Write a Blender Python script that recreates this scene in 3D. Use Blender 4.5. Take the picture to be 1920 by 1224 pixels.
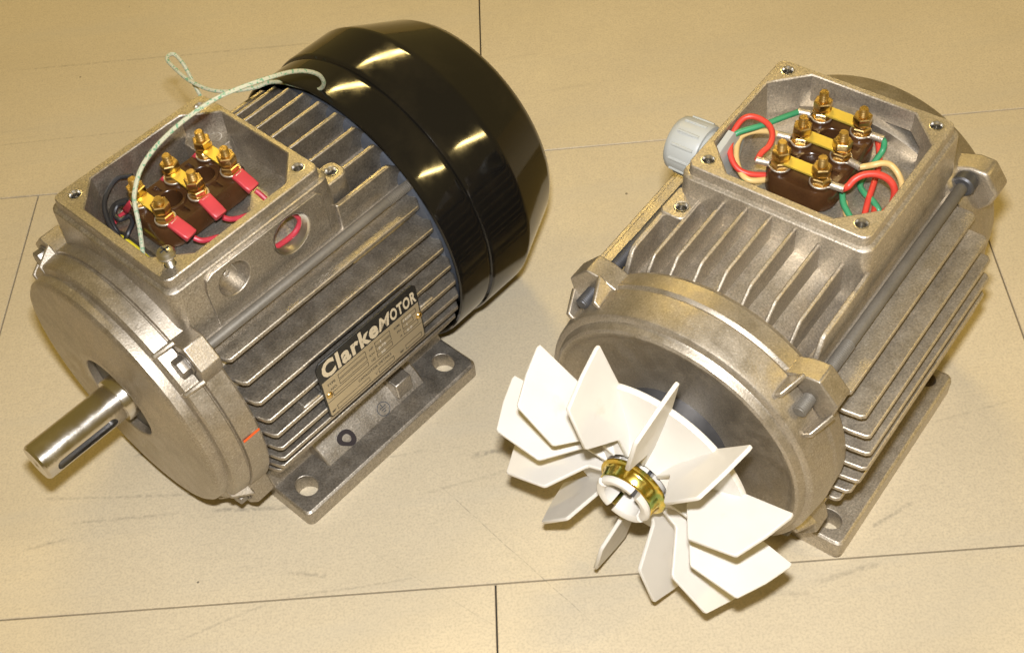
import bpy, bmesh, math, random
from mathutils import Vector, Matrix

# ------------------------------------------------------------------ scene, camera, light
for o in list(bpy.data.objects):
    bpy.data.objects.remove(o, do_unlink=True)
scene = bpy.context.scene
COL = scene.collection
S = 0.001                                   # everything below is authored in millimetres
rnd = random.Random(7)

cam_d = bpy.data.cameras.new("camera")
cam_d.sensor_fit = 'HORIZONTAL'
cam_d.sensor_width = 36.0
cam_d.lens = 46.57
cam_d.clip_start = 0.02
cam_d.clip_end = 50.0
cam = bpy.data.objects.new("camera", cam_d)
COL.objects.link(cam)
RT = Vector((0.99052941, -0.10513303, -0.08830928))
UP = Vector((0.1373007, 0.75846195, 0.63709025))
FW = Vector((0.0, 0.64318155, -0.76571371))
CAM_POS = Vector((0, 0, 0.56415))
m3 = Matrix((RT, UP, -FW)).transposed()
cam.matrix_world = Matrix.Translation(CAM_POS) @ m3.to_4x4()
scene.camera = cam

world = bpy.data.worlds.new("World")
scene.world = world
world.use_nodes = True
bg = world.node_tree.nodes["Background"]
bg.inputs[0].default_value = (1.0, 0.71, 0.20, 1)
bg.inputs[1].default_value = 0.28


def area_lamp(name, loc, target, power, sx, sy, color, shape='RECTANGLE', rotz=None):
    d = bpy.data.lights.new(name, 'AREA')
    d.shape = shape
    d.size = sx
    d.size_y = sy
    d.energy = power
    d.color = color
    o = bpy.data.objects.new(name, d)
    COL.objects.link(o)
    o.location = loc
    if rotz is None:
        o.rotation_euler = (Vector(target) - Vector(loc)).to_track_quat('-Z', 'Y').to_euler()
    else:
        o.rotation_euler = (0, 0, rotz)
    return o


# the camera's flash, a few centimetres above the lens
fl = CAM_POS + UP * 0.052 - RT * 0.004
area_lamp("camera_flash", fl, (0.0, 0.43, 0.05), 5.75, 0.030, 0.016, (0.96, 0.965, 1.0))
# two warm ceiling strip lamps (their streaks show on the black cowl)
area_lamp("ceiling_lamp", (-0.04, 2.60, 2.3), (0, 0, 0), 34.0, 0.95, 0.10, (1.0, 0.73, 0.25), rotz=-0.69)
area_lamp("ceiling_lamp", (3.5, -0.43, 2.3), (0, 0, 0), 54.0, 1.15, 0.10, (1.0, 0.74, 0.28), rotz=0.0)

vs = scene.view_settings
vs.view_transform = 'Standard'
vs.look = 'None'
vs.exposure = 0.0
vs.gamma = 1.0
vs.use_curve_mapping = False
scene.cycles.max_bounces = 8
scene.cycles.use_denoising = True

# ------------------------------------------------------------------ materials


def mat(name, color, rough=0.5, metal=0.0, spec=0.5, var=0.0, var_scale=40.0, bump=0.0, bump_scale=800.0,
        speck=0.0, speck_scale=1500.0, rough_var=0.0, coat=0.0, stain=None, flake_glint=0.0):
    m = bpy.data.materials.new(name)
    m.use_nodes = True
    nt = m.node_tree
    N = nt.nodes
    L = nt.links
    b = N["Principled BSDF"]
    b.inputs["Base Color"].default_value = (*color, 1)
    b.inputs["Roughness"].default_value = rough
    b.inputs["Metallic"].default_value = metal
    b.inputs["Specular IOR Level"].default_value = spec
    if coat:
        b.inputs["Coat Weight"].default_value = coat
        b.inputs["Coat Roughness"].default_value = 0.08
    tc = N.new("ShaderNodeTexCoord")
    cur = None
    if var or speck or stain:
        rgb = N.new("ShaderNodeRGB")
        rgb.outputs[0].default_value = (*color, 1)
        cur = rgb.outputs[0]

        def mul(sock, lo, hi):
            nonlocal cur
            mr = N.new("ShaderNodeMapRange")
            mr.inputs["To Min"].default_value = lo
            mr.inputs["To Max"].default_value = hi
            mr.inputs["From Min"].default_value = 0.25
            mr.inputs["From Max"].default_value = 0.75
            L.new(sock, mr.inputs["Value"])
            mx = N.new("ShaderNodeVectorMath")
            mx.operation = 'SCALE'
            L.new(cur, mx.inputs[0])
            L.new(mr.outputs[0], mx.inputs["Scale"])
            cur = mx.outputs[0]
        if var:
            n1 = N.new("ShaderNodeTexNoise")
            n1.inputs["Scale"].default_value = var_scale
            n1.inputs["Detail"].default_value = 5
            L.new(tc.outputs["Object"], n1.inputs["Vector"])
            mul(n1.outputs["Fac"], 1 - var, 1 + var)
        if speck:
            n2 = N.new("ShaderNodeTexNoise")
            n2.inputs["Scale"].default_value = speck_scale
            n2.inputs["Detail"].default_value = 2
            L.new(tc.outputs["Object"], n2.inputs["Vector"])
            mul(n2.outputs["Fac"], 1 - speck, 1 + speck)
        if stain:
            scol, sscale, lo, hi = stain
            n3 = N.new("ShaderNodeTexNoise")
            n3.inputs["Scale"].default_value = sscale
            n3.inputs["Detail"].default_value = 6
            n3.inputs["Roughness"].default_value = 0.65
            L.new(tc.outputs["Object"], n3.inputs["Vector"])
            mr = N.new("ShaderNodeMapRange")
            mr.inputs["From Min"].default_value = lo
            mr.inputs["From Max"].default_value = hi
            L.new(n3.outputs["Fac"], mr.inputs["Value"])
            mix = N.new("ShaderNodeMix")
            mix.data_type = 'RGBA'
            L.new(mr.outputs[0], mix.inputs["Factor"])
            L.new(cur, mix.inputs["A"])
            mix.inputs["B"].default_value = (*scol, 1)
            cur = mix.outputs["Result"]
        if flake_glint:  # metallic sparkle painted as bright specks in the base colour
            n5 = N.new("ShaderNodeTexNoise")
            n5.inputs["Scale"].default_value = 1000
            n5.inputs["Detail"].default_value = 1
            L.new(tc.outputs["Object"], n5.inputs["Vector"])
            mr = N.new("ShaderNodeMapRange")
            mr.inputs["From Min"].default_value = 0.65
            mr.inputs["From Max"].default_value = 0.76
            mr.inputs["To Max"].default_value = flake_glint
            L.new(n5.outputs["Fac"], mr.inputs["Value"])
            mix = N.new("ShaderNodeMix")
            mix.data_type = 'RGBA'
            L.new(mr.outputs[0], mix.inputs["Factor"])
            L.new(cur, mix.inputs["A"])
            mix.inputs["B"].default_value = (0.95, 0.92, 0.86, 1)
            cur = mix.outputs["Result"]
        L.new(cur, b.inputs["Base Color"])
    if rough_var:
        n4 = N.new("ShaderNodeTexNoise")
        n4.inputs["Scale"].default_value = 130
        n4.inputs["Detail"].default_value = 6
        L.new(tc.outputs["Object"], n4.inputs["Vector"])
        mr = N.new("ShaderNodeMapRange")
        mr.inputs["From Min"].default_value = 0.3
        mr.inputs["From Max"].default_value = 0.7
        mr.inputs["To Min"].default_value = max(0.02, rough - rough_var)
        mr.inputs["To Max"].default_value = rough + rough_var
        L.new(n4.outputs["Fac"], mr.inputs["Value"])
        L.new(mr.outputs[0], b.inputs["Roughness"])
    if bump:
        nb = N.new("ShaderNodeTexNoise")
        nb.inputs["Scale"].default_value = bump_scale
        nb.inputs["Detail"].default_value = 3
        L.new(tc.outputs["Object"], nb.inputs["Vector"])
        bp = N.new("ShaderNodeBump")
        bp.inputs["Strength"].default_value = bump
        bp.inputs["Distance"].default_value = 0.0006
        L.new(nb.outputs["Fac"], bp.inputs["Height"])
        L.new(bp.outputs[0], b.inputs["Normal"])
    return m


M = {}
M['cast'] = mat("cast_aluminium", (0.42, 0.38, 0.32), 0.46, 0.92, 0.5, 0.12, 26, 0.22, 1000, 0.32, 1150, 0.08, flake_glint=0.40)
M['cast_smooth'] = mat("smooth_cast_aluminium", (0.41, 0.365, 0.30), 0.46, 0.88, 0.5, 0.14, 22, 0.14, 1200, 0.24, 1250, 0.10, flake_glint=0.30)
M['castB'] = mat("pale_cast_aluminium", (0.50, 0.445, 0.36), 0.50, 0.84, 0.5, 0.11, 28, 0.24, 1000, 0.30, 1150, 0.08, flake_glint=0.40)
M['cast_smoothB'] = mat("pale_smooth_cast_aluminium", (0.43, 0.38, 0.305), 0.47, 0.86, 0.5, 0.14, 22, 0.14, 1200, 0.22, 1250, 0.10, flake_glint=0.25)
M['steel'] = mat("machined_steel", (0.55, 0.52, 0.47), 0.22, 1.0, 0.5, 0.06, 60, 0.05, 900, 0, 0, 0.06)
M['darksteel'] = mat("dark_oxide_steel", (0.10, 0.10, 0.105), 0.48, 0.65, 0.5, 0.25, 90, 0.12, 900)
M['rod'] = mat("grey_rod_steel", (0.17, 0.155, 0.13), 0.6, 0.45, 0.5, 0.2, 60, 0.1, 900, 0.1, 900)
M['boltsteel'] = mat("zinc_bolt_steel", (0.30, 0.275, 0.245), 0.42, 0.85, 0.5, 0.2, 90, 0.12, 900, 0.1, 900)
M['bore'] = mat("recess_shade_black", (0.03, 0.03, 0.032), 0.6, 0.3)  # near-black that puts recess shade into the colour
M['bright'] = mat("bright_thread_metal", (0.62, 0.60, 0.56), 0.3, 1.0)
M['cowl'] = mat("black_gloss_paint", (0.006, 0.0055, 0.005), 0.09, 0.0, 0.45, 0, 0, 0.006, 160, 0, 0, 0.035, stain=((0.012, 0.010, 0.007), 30, 0.50, 0.72))
M['rear'] = mat("blue_grey_casting", (0.10, 0.11, 0.13), 0.5, 0.5, 0.5, 0.15, 50, 0.2, 900)
M['bakelite'] = mat("brown_bakelite", (0.060, 0.026, 0.010), 0.22, 0.0, 0.55, 0.35, 60, 0.05, 500, 0.1, 900, 0.06)
M['brass'] = mat("brass", (0.70, 0.50, 0.21), 0.30, 1.0, 0.5, 0.16, 160, 0.08, 700, 0, 0, 0.08)
M['link'] = mat("brass_link_plate", (0.80, 0.60, 0.10), 0.40, 0.6, 0.5, 0.06, 120)
M['tin'] = mat("tinned_copper", (0.62, 0.56, 0.47), 0.4, 0.8, 0.5, 0.2, 500, 0.4, 1800)
M['redsleeve'] = mat("red_sleeve", (0.46, 0.045, 0.055), 0.36, 0.0, 0.5, 0.12, 90, 0.06, 400)
M['redwire'] = mat("red_insulation", (0.60, 0.055, 0.035), 0.4, 0, 0.5, 0.08, 120)
M['crimson'] = mat("crimson_insulation", (0.44, 0.035, 0.055), 0.42, 0, 0.5, 0.08, 120)
M['green'] = mat("green_insulation", (0.045, 0.27, 0.12), 0.4, 0, 0.5, 0.08, 120)
M['cream'] = mat("cream_insulation", (0.66, 0.46, 0.18), 0.42, 0, 0.5, 0.08, 120)
M['blackwire'] = mat("black_insulation", (0.018, 0.018, 0.02), 0.4)
M['yellow'] = mat("yellow_tape", (0.72, 0.62, 0.03), 0.5, 0, 0.5, 0.15, 90)
M['fan'] = mat("white_nylon", (0.66, 0.63, 0.57), 0.45, 0.0, 0.4, 0.05, 45, 0.05, 300, 0, 0, 0.08, stain=((0.50, 0.44, 0.34), 34, 0.60, 0.85))
M['gland'] = mat("grey_plastic", (0.40, 0.41, 0.385), 0.45, 0.0, 0.45, 0.04, 40)
M['passivated'] = mat("yellow_passivated_steel", (0.78, 0.57, 0.12), 0.18, 1.0, 0.5, 0, 0, 0, 0, 0, 0, 0.04,
                      stain=((0.30, 0.42, 0.14), 120, 0.45, 0.62))
M['print'] = mat("black_print", (0.012, 0.012, 0.012), 0.45)
M['plate'] = mat("satin_nameplate", (0.50, 0.42, 0.28), 0.38, 0.55, 0.5, 0.06, 60)
M['ivoryprint'] = mat("ivory_print", (0.66, 0.58, 0.43), 0.42, 0.3)
M['stamp'] = mat("stamped_digits", (0.85, 0.82, 0.75), 0.4, 0.4)
M['orange'] = mat("orange_paint_mark", (0.75, 0.10, 0.01), 0.5)
M['marker'] = mat("black_marker_ink", (0.025, 0.018, 0.02), 0.5)
M['subfloor'] = mat("dark_adhesive", (0.03, 0.024, 0.016), 0.8)


def braid_material():
    m = bpy.data.materials.new("green_white_braid")
    m.use_nodes = True
    N, L = m.node_tree.nodes, m.node_tree.links
    b = N["Principled BSDF"]
    b.inputs["Roughness"].default_value = 0.6
    tc = N.new("ShaderNodeTexCoord")
    n = N.new("ShaderNodeTexNoise")
    n.inputs["Scale"].default_value = 700
    n.inputs["Detail"].default_value = 1
    L.new(tc.outputs["Object"], n.inputs["Vector"])
    r = N.new("ShaderNodeValToRGB")
    r.color_ramp.elements[0].position = 0.36
    r.color_ramp.elements[0].color = (0.16, 0.32, 0.19, 1)
    r.color_ramp.elements[1].position = 0.46
    r.color_ramp.elements[1].color = (0.47, 0.47, 0.34, 1)
    L.new(n.outputs["Fac"], r.inputs[0])
    L.new(r.outputs[0], b.inputs["Base Color"])
    bp = N.new("ShaderNodeBump")
    bp.inputs["Strength"].default_value = 0.4
    bp.inputs["Distance"].default_value = 0.0003
    L.new(n.outputs["Fac"], bp.inputs["Height"])
    L.new(bp.outputs[0], b.inputs["Normal"])
    return m


M['braid'] = braid_material()


def floor_material():
    m = bpy.data.materials.new("vinyl_tile")
    m.use_nodes = True
    N, L = m.node_tree.nodes, m.node_tree.links
    b = N["Principled BSDF"]
    b.inputs["Roughness"].default_value = 0.5
    b.inputs["Specular IOR Level"].default_value = 0.35
    geo = N.new("ShaderNodeNewGeometry")
    pos = geo.outputs["Position"]

    def noise(scale, detail=4, rough=0.55, vec=None):
        n = N.new("ShaderNodeTexNoise")
        n.inputs["Scale"].default_value = scale
        n.inputs["Detail"].default_value = detail
        n.inputs["Roughness"].default_value = rough
        L.new(vec or pos, n.inputs["Vector"])
        return n.outputs["Fac"]

    def rng(s, f0, f1, t0, t1):
        r = N.new("ShaderNodeMapRange")
        r.inputs["From Min"].default_value = f0
        r.inputs["From Max"].default_value = f1
        r.inputs["To Min"].default_value = t0
        r.inputs["To Max"].default_value = t1
        L.new(s, r.inputs["Value"])
        return r.outputs[0]

    def math2(op, a, c):
        k = N.new("ShaderNodeMath")
        k.operation = op
        for i, v in enumerate((a, c)):
            if isinstance(v, (int, float)):
                k.inputs[i].default_value = v
            else:
                L.new(v, k.inputs[i])
        return k.outputs[0]

    def mix(fac, a, c):
        k = N.new("ShaderNodeMix")
        k.data_type = 'RGBA'
        for nme, v in (("Factor", fac), ("A", a), ("B", c)):
            if isinstance(v, tuple):
                k.inputs[nme].default_value = (*v, 1)
            elif isinstance(v, (int, float)):
                k.inputs[nme].default_value = v
            else:
                L.new(v, k.inputs[nme])
        return k.outputs["Result"]

    base = mix(rng(noise(7, 4), 0.35, 0.65, 0, 1), (0.575, 0.490, 0.338), (0.640, 0.548, 0.384))
    base = mix(rng(noise(240, 4), 0.38, 0.68, 0, 0.30), base, (0.48, 0.41, 0.29))
    base = mix(rng(noise(820, 3), 0.44, 0.70, 0, 0.55), base, (0.40, 0.34, 0.245))
    # scuff streaks along the tile length
    mp = N.new("ShaderNodeMapping")
    mp.inputs["Rotation"].default_value = (0, 0, 0.11)
    mp.inputs["Scale"].default_value = (7, 150, 1)
    L.new(pos, mp.inputs["Vector"])
    streak = rng(noise(1.0, 4, 0.6, mp.outputs[0]), 0.60, 0.80, 0, 1)
    streak = math2('MULTIPLY', streak, rng(noise(9, 2), 0.5, 0.66, 0, 0.34))
    base = mix(streak, base, (0.16, 0.15, 0.14))
    # pale wipe marks
    mp2 = N.new("ShaderNodeMapping")
    mp2.inputs["Rotation"].default_value = (0, 0, 0.2)
    mp2.inputs["Scale"].default_value = (3, 26, 1)
    mp2.inputs["Location"].default_value = (3, 1, 0)
    L.new(pos, mp2.inputs["Vector"])
    base = mix(rng(noise(1.0, 3, 0.6, mp2.outputs[0]), 0.52, 0.72, 0, 0.35), base, (0.50, 0.455, 0.36))
    # dark specks
    vo = N.new("ShaderNodeTexVoronoi")
    vo.inputs["Scale"].default_value = 42
    L.new(pos, vo.inputs["Vector"])
    speck = math2('MULTIPLY', math2('LESS_THAN', vo.outputs["Distance"], 0.032),
                  rng(noise(16, 1), 0.52, 0.54, 0, 0.75))
    base = mix(speck, base, (0.07, 0.06, 0.05))
    # individual scratches and smudges: (x0, y0, x1, y1, half width, strength) in mm
    marks = [(-49, 378, 21, 285, 0.45, 0.42), (-85, 344, -20, 288, 0.4, 0.22), (-182, 308, -130, 324, 1.0, 0.22),
             (-130, 324, -62, 325, 0.9, 0.30), (-260, 402, -164, 390, 1.2, 0.30), (-168, 380, -118, 375, 1.8, 0.45),
             (-240, 384, -182, 381, 1.2, 0.30), (-31, 391, -7, 393, 2.2, 0.45), (-330, 768, -90, 750, 1.2, 0.30),
             (-129, 339, -104, 332, 1.6, 0.32), (157, 318, 182, 329, 1.4, 0.45), (122, 293, 158, 299, 2.2, 0.30),
             (-208, 420, -196, 424, 1.6, 0.6), (-262, 372, -235, 375, 1.2, 0.35), (-330, 690, -215, 684, 0.9, 0.25),
             (-330, 640, -230, 630, 1.0, 0.22), (95, 293, 122, 287, 2.4, 0.22), (200, 372, 250, 380, 1.0, 0.2),
             (-60, 372, 0, 381, 1.3, 0.2), (-110, 395, -50, 399, 1.0, 0.3)]
    for (x0, y0, x1, y1, w, st) in marks:
        ln = math.hypot(x1 - x0, y1 - y0)
        mp3 = N.new("ShaderNodeMapping")
        mp3.vector_type = 'TEXTURE'
        mp3.inputs["Location"].default_value = (x0 * S, y0 * S, 0)
        mp3.inputs["Rotation"].default_value = (0, 0, math.atan2(y1 - y0, x1 - x0))
        L.new(pos, mp3.inputs["Vector"])
        sx = N.new("ShaderNodeSeparateXYZ")
        L.new(mp3.outputs[0], sx.inputs[0])
        wob = math2('MULTIPLY', math2('SUBTRACT', noise(40, 2), 0.5), 0.0016)
        dv = math2('ABSOLUTE', math2('ADD', sx.outputs[1], wob), 0)
        av = rng(dv, 0.2 * w * S, w * S, 1, 0)
        uu = math2('ABSOLUTE', math2('SUBTRACT', sx.outputs[0], ln * S / 2), 0)
        au = rng(uu, ln * S * 0.36, ln * S / 2, 1, 0)
        f = math2('MULTIPLY', math2('MULTIPLY', av, au), rng(noise(330, 3), 0.35, 0.62, 0, st))
        base = mix(f, base, (0.10, 0.095, 0.09))
    L.new(base, b.inputs["Base Color"])
    bp = N.new("ShaderNodeBump")
    bp.inputs["Strength"].default_value = 0.12
    bp.inputs["Distance"].default_value = 0.0006
    L.new(noise(420, 3), bp.inputs["Height"])
    L.new(bp.outputs[0], b.inputs["Normal"])
    L.new(rng(noise(30, 3), 0.3, 0.7, 0.42, 0.6), b.inputs["Roughness"])
    return m


M['tile'] = floor_material()

# ------------------------------------------------------------------ mesh helpers (geometry = (verts, faces) in mm)


def ext(poly, vec):
    n = len(poly)
    v = [Vector(p) for p in poly]
    w = [p + Vector(vec) for p in v]
    f = [tuple(range(n))[::-1], tuple(range(n, 2 * n))]
    f += [(i, (i + 1) % n, n + (i + 1) % n, n + i) for i in range(n)]
    return v + w, f


def box(a0, a1, b0, b1, z0, z1):
    return ext([(a0, b0, z0), (a1, b0, z0), (a1, b1, z0), (a0, b1, z0)], (0, 0, z1 - z0))


def frame_from(axis):
    w = Vector(axis).normalized()
    u = w.cross(Vector((0, 0, 1)))
    if u.length < 1e-3:
        u = Vector((1, 0, 0))
    u.normalize()
    return u, w.cross(u), w


def lathe(profile, origin, axis=(1, 0, 0), seg=96, phase=0.0):
    """profile: list of (distance along axis, radius); r = 0 ends close to a point."""
    u, v, w = frame_from(axis)
    o = Vector(origin)
    V, F, rings = [], [], []
    for (d, r) in profile:
        if r <= 1e-6:
            rings.append([len(V)])
            V.append(o + w * d)
        else:
            rings.append(list(range(len(V), len(V) + seg)))
            for k in range(seg):
                t = 2 * math.pi * k / seg + phase
                V.append(o + w * d + (u * math.cos(t) + v * math.sin(t)) * r)
    for A, B in zip(rings[:-1], rings[1:]):
        if len(A) == 1 and len(B) == 1:
            continue
        for k in range(seg):
            k2 = (k + 1) % seg
            if len(A) == 1:
                F.append((A[0], B[k2], B[k]))
            elif len(B) == 1:
                F.append((A[k], A[k2], B[0]))
            else:
                F.append((A[k], A[k2], B[k2], B[k]))
    return V, F


def loft(loops, cap0=True, cap1=True):
    V, F = [], []
    n = len(loops[0])
    for lp in loops:
        V += [Vector(p) for p in lp]
    for i in range(len(loops) - 1):
        for k in range(n):
            F.append((i * n + k, i * n + (k + 1) % n, (i + 1) * n + (k + 1) % n, (i + 1) * n + k))
    if cap0:
        F.append(tuple(range(n))[::-1])
    if cap1:
        F.append(tuple(range((len(loops) - 1) * n, len(loops) * n)))
    return V, F


def rrect(a0, a1, b0, b1, r, z, k=6):
    pts = []
    for (cx, cy, t0) in ((a1 - r, b1 - r, 0), (a0 + r, b1 - r, 90), (a0 + r, b0 + r, 180), (a1 - r, b0 + r, 270)):
        for i in range(k):
            t = math.radians(t0 + 90 * i / (k - 1))
            pts.append((cx + r * math.cos(t), cy + r * math.sin(t), z))
    return pts


def crect(a0, a1, b0, b1, c, z, k=6):
    pts = []
    for (p, q) in (((a1, b1 - c), (a1 - c, b1)), ((a0 + c, b1), (a0, b1 - c)),
                   ((a0, b0 + c), (a0 + c, b0)), ((a1 - c, b0), (a1, b0 + c))):
        for i in range(k):
            t = i / (k - 1)
            pts.append((p[0] * (1 - t) + q[0] * t, p[1] * (1 - t) + q[1] * t, z))
    return pts


def spline(pts, n=8):
    P = [Vector(p) for p in pts]
    P = [P[0] * 2 - P[1]] + P + [P[-1] * 2 - P[-2]]
    out = []
    for i in range(1, len(P) - 2):
        p0, p1, p2, p3 = P[i - 1:i + 3]
        for k in range(n):
            t = k / n
            out.append(0.5 * ((2 * p1) + (p2 - p0) * t + (2 * p0 - 5 * p1 + 4 * p2 - p3) * t * t
                              + (3 * p1 - p0 - 3 * p2 + p3) * t ** 3))
    out.append(P[-2])
    return out


def tube(pts, r, seg=10, n=8, smooth=True):
    P = spline(pts, n) if smooth else [Vector(p) for p in pts]
    loops = []
    t0 = (P[1] - P[0]).normalized()
    u = t0.orthogonal().normalized()
    for i, p in enumerate(P):
        t = (P[min(i + 1, len(P) - 1)] - P[max(i - 1, 0)]).normalized()
        u = (u - t * u.dot(t)).normalized()
        v = t.cross(u)
        loops.append([p + (u * math.cos(2 * math.pi * k / seg) + v * math.sin(2 * math.pi * k / seg)) * r
                      for k in range(seg)])
    return loft(loops)


def threaded(r, d0, d1, pitch, depth):
    pr = [(d0, 0), (d0, r - depth * 1.2), (d0 + 0.5 * (1 if d1 > d0 else -1), r - depth * 0.4)]
    n = int(abs(d1 - d0) / pitch)
    sg = 1 if d1 > d0 else -1
    for i in range(n):
        pr.append((d0 + sg * (0.5 + pitch * (i + 0.25)), r))
        pr.append((d0 + sg * (0.5 + pitch * (i + 0.75)), r - depth))
    return pr


def hexa(origin, axis, af, h, ch=0.6, phase=0.0):
    R = af / math.sqrt(3)
    return lathe([(0, 0), (0, R * 0.93), (ch, R), (h - ch, R), (h, R * 0.90), (h, 0)], origin, axis, 6, phase)


def make(name, geos, material, parent=None, bevel=0.0, seg=2, smooth=35, merge=False):
    if isinstance(geos, tuple):
        geos = [geos]
    V, F = [], []
    for (v, f) in geos:
        o = len(V)
        V += [tuple(Vector(p) * S) for p in v]
        F += [tuple(i + o for i in q) for q in f]
    me = bpy.data.meshes.new(name)
    me.from_pydata(V, [], F)
    bm = bmesh.new()
    bm.from_mesh(me)
    if merge:
        bmesh.ops.remove_doubles(bm, verts=bm.verts, dist=1e-6)
    bmesh.ops.recalc_face_normals(bm, faces=bm.faces)
    bm.to_mesh(me)
    bm.free()
    me.materials.append(material if not isinstance(material, str) else M[material])
    if smooth:
        me.shade_smooth()
        me.set_sharp_from_angle(angle=math.radians(smooth))
    o = bpy.data.objects.new(name, me)
    COL.objects.link(o)
    if parent:
        o.parent = parent
    if bevel:
        bv = o.modifiers.new("bevel", 'BEVEL')
        bv.width = bevel * S
        bv.segments = seg
        bv.limit_method = 'ANGLE'
        bv.angle_limit = math.radians(40)
        bv.use_clamp_overlap = True
    return o


def cut(o, cutters):
    """boolean-subtract geometries from object o, applied at once."""
    tmp = []
    for g in cutters:
        c = make("cutter", g, 'bore', None, smooth=0)
        c.parent = o.parent
        tmp.append(c)
        md = o.modifiers.new("cut", 'BOOLEAN')
        md.object = c
        md.operation = 'DIFFERENCE'
        md.solver = 'EXACT'
    # cutting goes before the bevel
    bpy.context.view_layer.update()
    names = [md.name for md in o.modifiers]
    bvs = [md for md in o.modifiers if md.type == 'BEVEL']
    keep = [(b.width, b.segments, b.angle_limit) for b in bvs]
    for b in bvs:
        o.modifiers.remove(b)
    dg = bpy.context.evaluated_depsgraph_get()
    me = bpy.data.meshes.new_from_object(o.evaluated_get(dg))
    o.modifiers.clear()
    o.data = me
    me.shade_smooth()
    me.set_sharp_from_angle(angle=math.radians(35))
    for (w, s, al) in keep:
        bv = o.modifiers.new("bevel", 'BEVEL')
        bv.width = w
        bv.segments = s
        bv.limit_method = 'ANGLE'
        bv.angle_limit = al
        bv.use_clamp_overlap = True
    for c in tmp:
        bpy.data.objects.remove(c, do_unlink=True)


def dup(o, parent, loc=None, matrix=None):
    c = o.copy()
    COL.objects.link(c)
    c.parent = parent
    if loc is not None:
        c.location = Vector(loc) * S
    return c


def empty(name, x, y, yaw):
    e = bpy.data.objects.new(name, None)
    COL.objects.link(e)
    e.location = (x * S, y * S, 0)
    e.rotation_euler = (0, 0, yaw)
    e.empty_display_size = 0.02
    return e


# ------------------------------------------------------------------ floor
floor = make("floor", box(-2600, 2600, -1400, 3400, -12, -3.2), 'subfloor', None, smooth=0)
floor["kind"] = "structure"
floor["label"] = "beige vinyl tile floor with thin dark joints and scuff marks"
TW, TD, TX, TY, TROT = 568.3, 299.6, -286.4, 635.4, -0.0727
gap = 0.42
tile_me = None
ct, st_ = math.cos(TROT), math.sin(TROT)
for j in range(-4, 8):
    for i in range(-4, 5):
        u = i * TW + (TW / 2 if j % 2 == 0 else 0)
        v = j * TD
        # row j spans v .. v + TD ; row -1 lies under the motors
        if tile_me is None:
            t = make("tile", box(gap, TW - gap, gap, TD - gap, -3.0, 0), 'tile', floor, bevel=0.35, seg=1, smooth=0)
            tile_me = t
        else:
            t = tile_me.copy()
            COL.objects.link(t)
            t.parent = floor
        t.location = ((TX + ct * u - st_ * v) * S, (TY + st_ * u + ct * v) * S, 0)
        t.rotation_euler = (0, 0, TROT)

# ------------------------------------------------------------------ shared motor pieces
AX = (0, 0, 80)


def lug_geo(theta, a0, a1, web, half=11.5, r0=56, r1=80.5):
    """cast ear that carries a tie rod; theta = angle round the axis, web = signed length of the two ribs."""
    er = Vector((0, math.cos(theta), math.sin(theta)))
    et = Vector((0, -math.sin(theta), math.cos(theta)))
    c = Vector(AX)

    def P(a, r, t):
        return c + Vector((a, 0, 0)) + er * r + et * t
    poly = [(r0, -half - 5), (66, -half - 2), (74, -half + 0.5), (r1, -half + 5), (r1, half - 5), (74, half - 0.5), (66, half + 2), (r0, half + 5)]
    g = [ext([P(a0, r, t) for r, t in poly], (a1 - a0, 0, 0))]
    for s in (-1, 1):
        if abs(web) < 1:
            break
        t0, t1 = s * (half - 2.2), s * (half + 0.3)
        r_in, r_out = 60, 75.5
        pts = [P(a1 - 1, r_in, t0), P(a1 - 1, r_out, t0), P(a1, r_out, t0), P(a1 + web, 69.8, t0), P(a1 + web, r_in, t0)]
        g.append(ext(pts, et * (t1 - t0)))
    return g


def foot_geo(sb, a0, a1, b_in, b_out, t):
    bb = sorted((sb * b_in, sb * b_out))
    return loft([rrect(a0, a1, bb[0], bb[1], 3.5, 0), rrect(a0, a1, bb[0], bb[1], 3.5, t - 1.2),
                 rrect(a0 + 1.2, a1 - 1.2, bb[0] + 1.2, bb[1] - 1.2, 3.0, t)])


def slot_cut(a, b, ra, rb, z0, z1, seg=28):
    lp = [(a + ra * math.cos(2 * math.pi * k / seg), b + rb * math.sin(2 * math.pi * k / seg)) for k in range(seg)]
    return ext([(x, y, z0) for x, y in lp], (0, 0, z1 - z0))


def rod(parent, b, z, a0, a1, thread_end, r=2.5, m='rod'):
    """tie rod from a0 (front) to a1 (rear); thread_end = list of (from, to) threaded lengths."""
    g = [lathe([(a1, 0), (a1, r - 0.5), (a1 + 0.6, r - 0.15), (a0 - 0.6, r - 0.15), (a0, r - 0.6), (a0, 0)], (0, b, z), (1, 0, 0), 20)]
    for (t0, t1) in thread_end:
        pr = [(t0, r - 0.5)]
        n = int(abs(t1 - t0) / 1.0)
        for i in range(n):
            x = t0 + (t1 - t0) * (i + 0.25) / n
            y = t0 + (t1 - t0) * (i + 0.75) / n
            pr += [(x, r + 0.12), (y, r - 0.42)]
        pr.append((t1, r - 0.5))
        g.append(lathe(pr, (0, b, z), (1, 0, 0), 20))
    return make("tie_rod", g, m, parent, smooth=40)


def screw_hole(parent, a, b, z, r=2.3):
    """countersunk bright edge and dark tapped bore set into a drilled hole."""
    make("screw_hole", [lathe([(0.06, r * 1.42), (0.12, r * 1.25), (-1.0, r * 0.98), (-1.6, r * 0.9), (-2.2, r * 0.98), (-2.8, r * 0.9),
                               (-3.4, r * 0.98), (-4.0, r * 0.9), (-7, r * 0.9), (-7, 0)], (a, b, z), (0, 0, 1), 24)], 'bright', parent)


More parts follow.
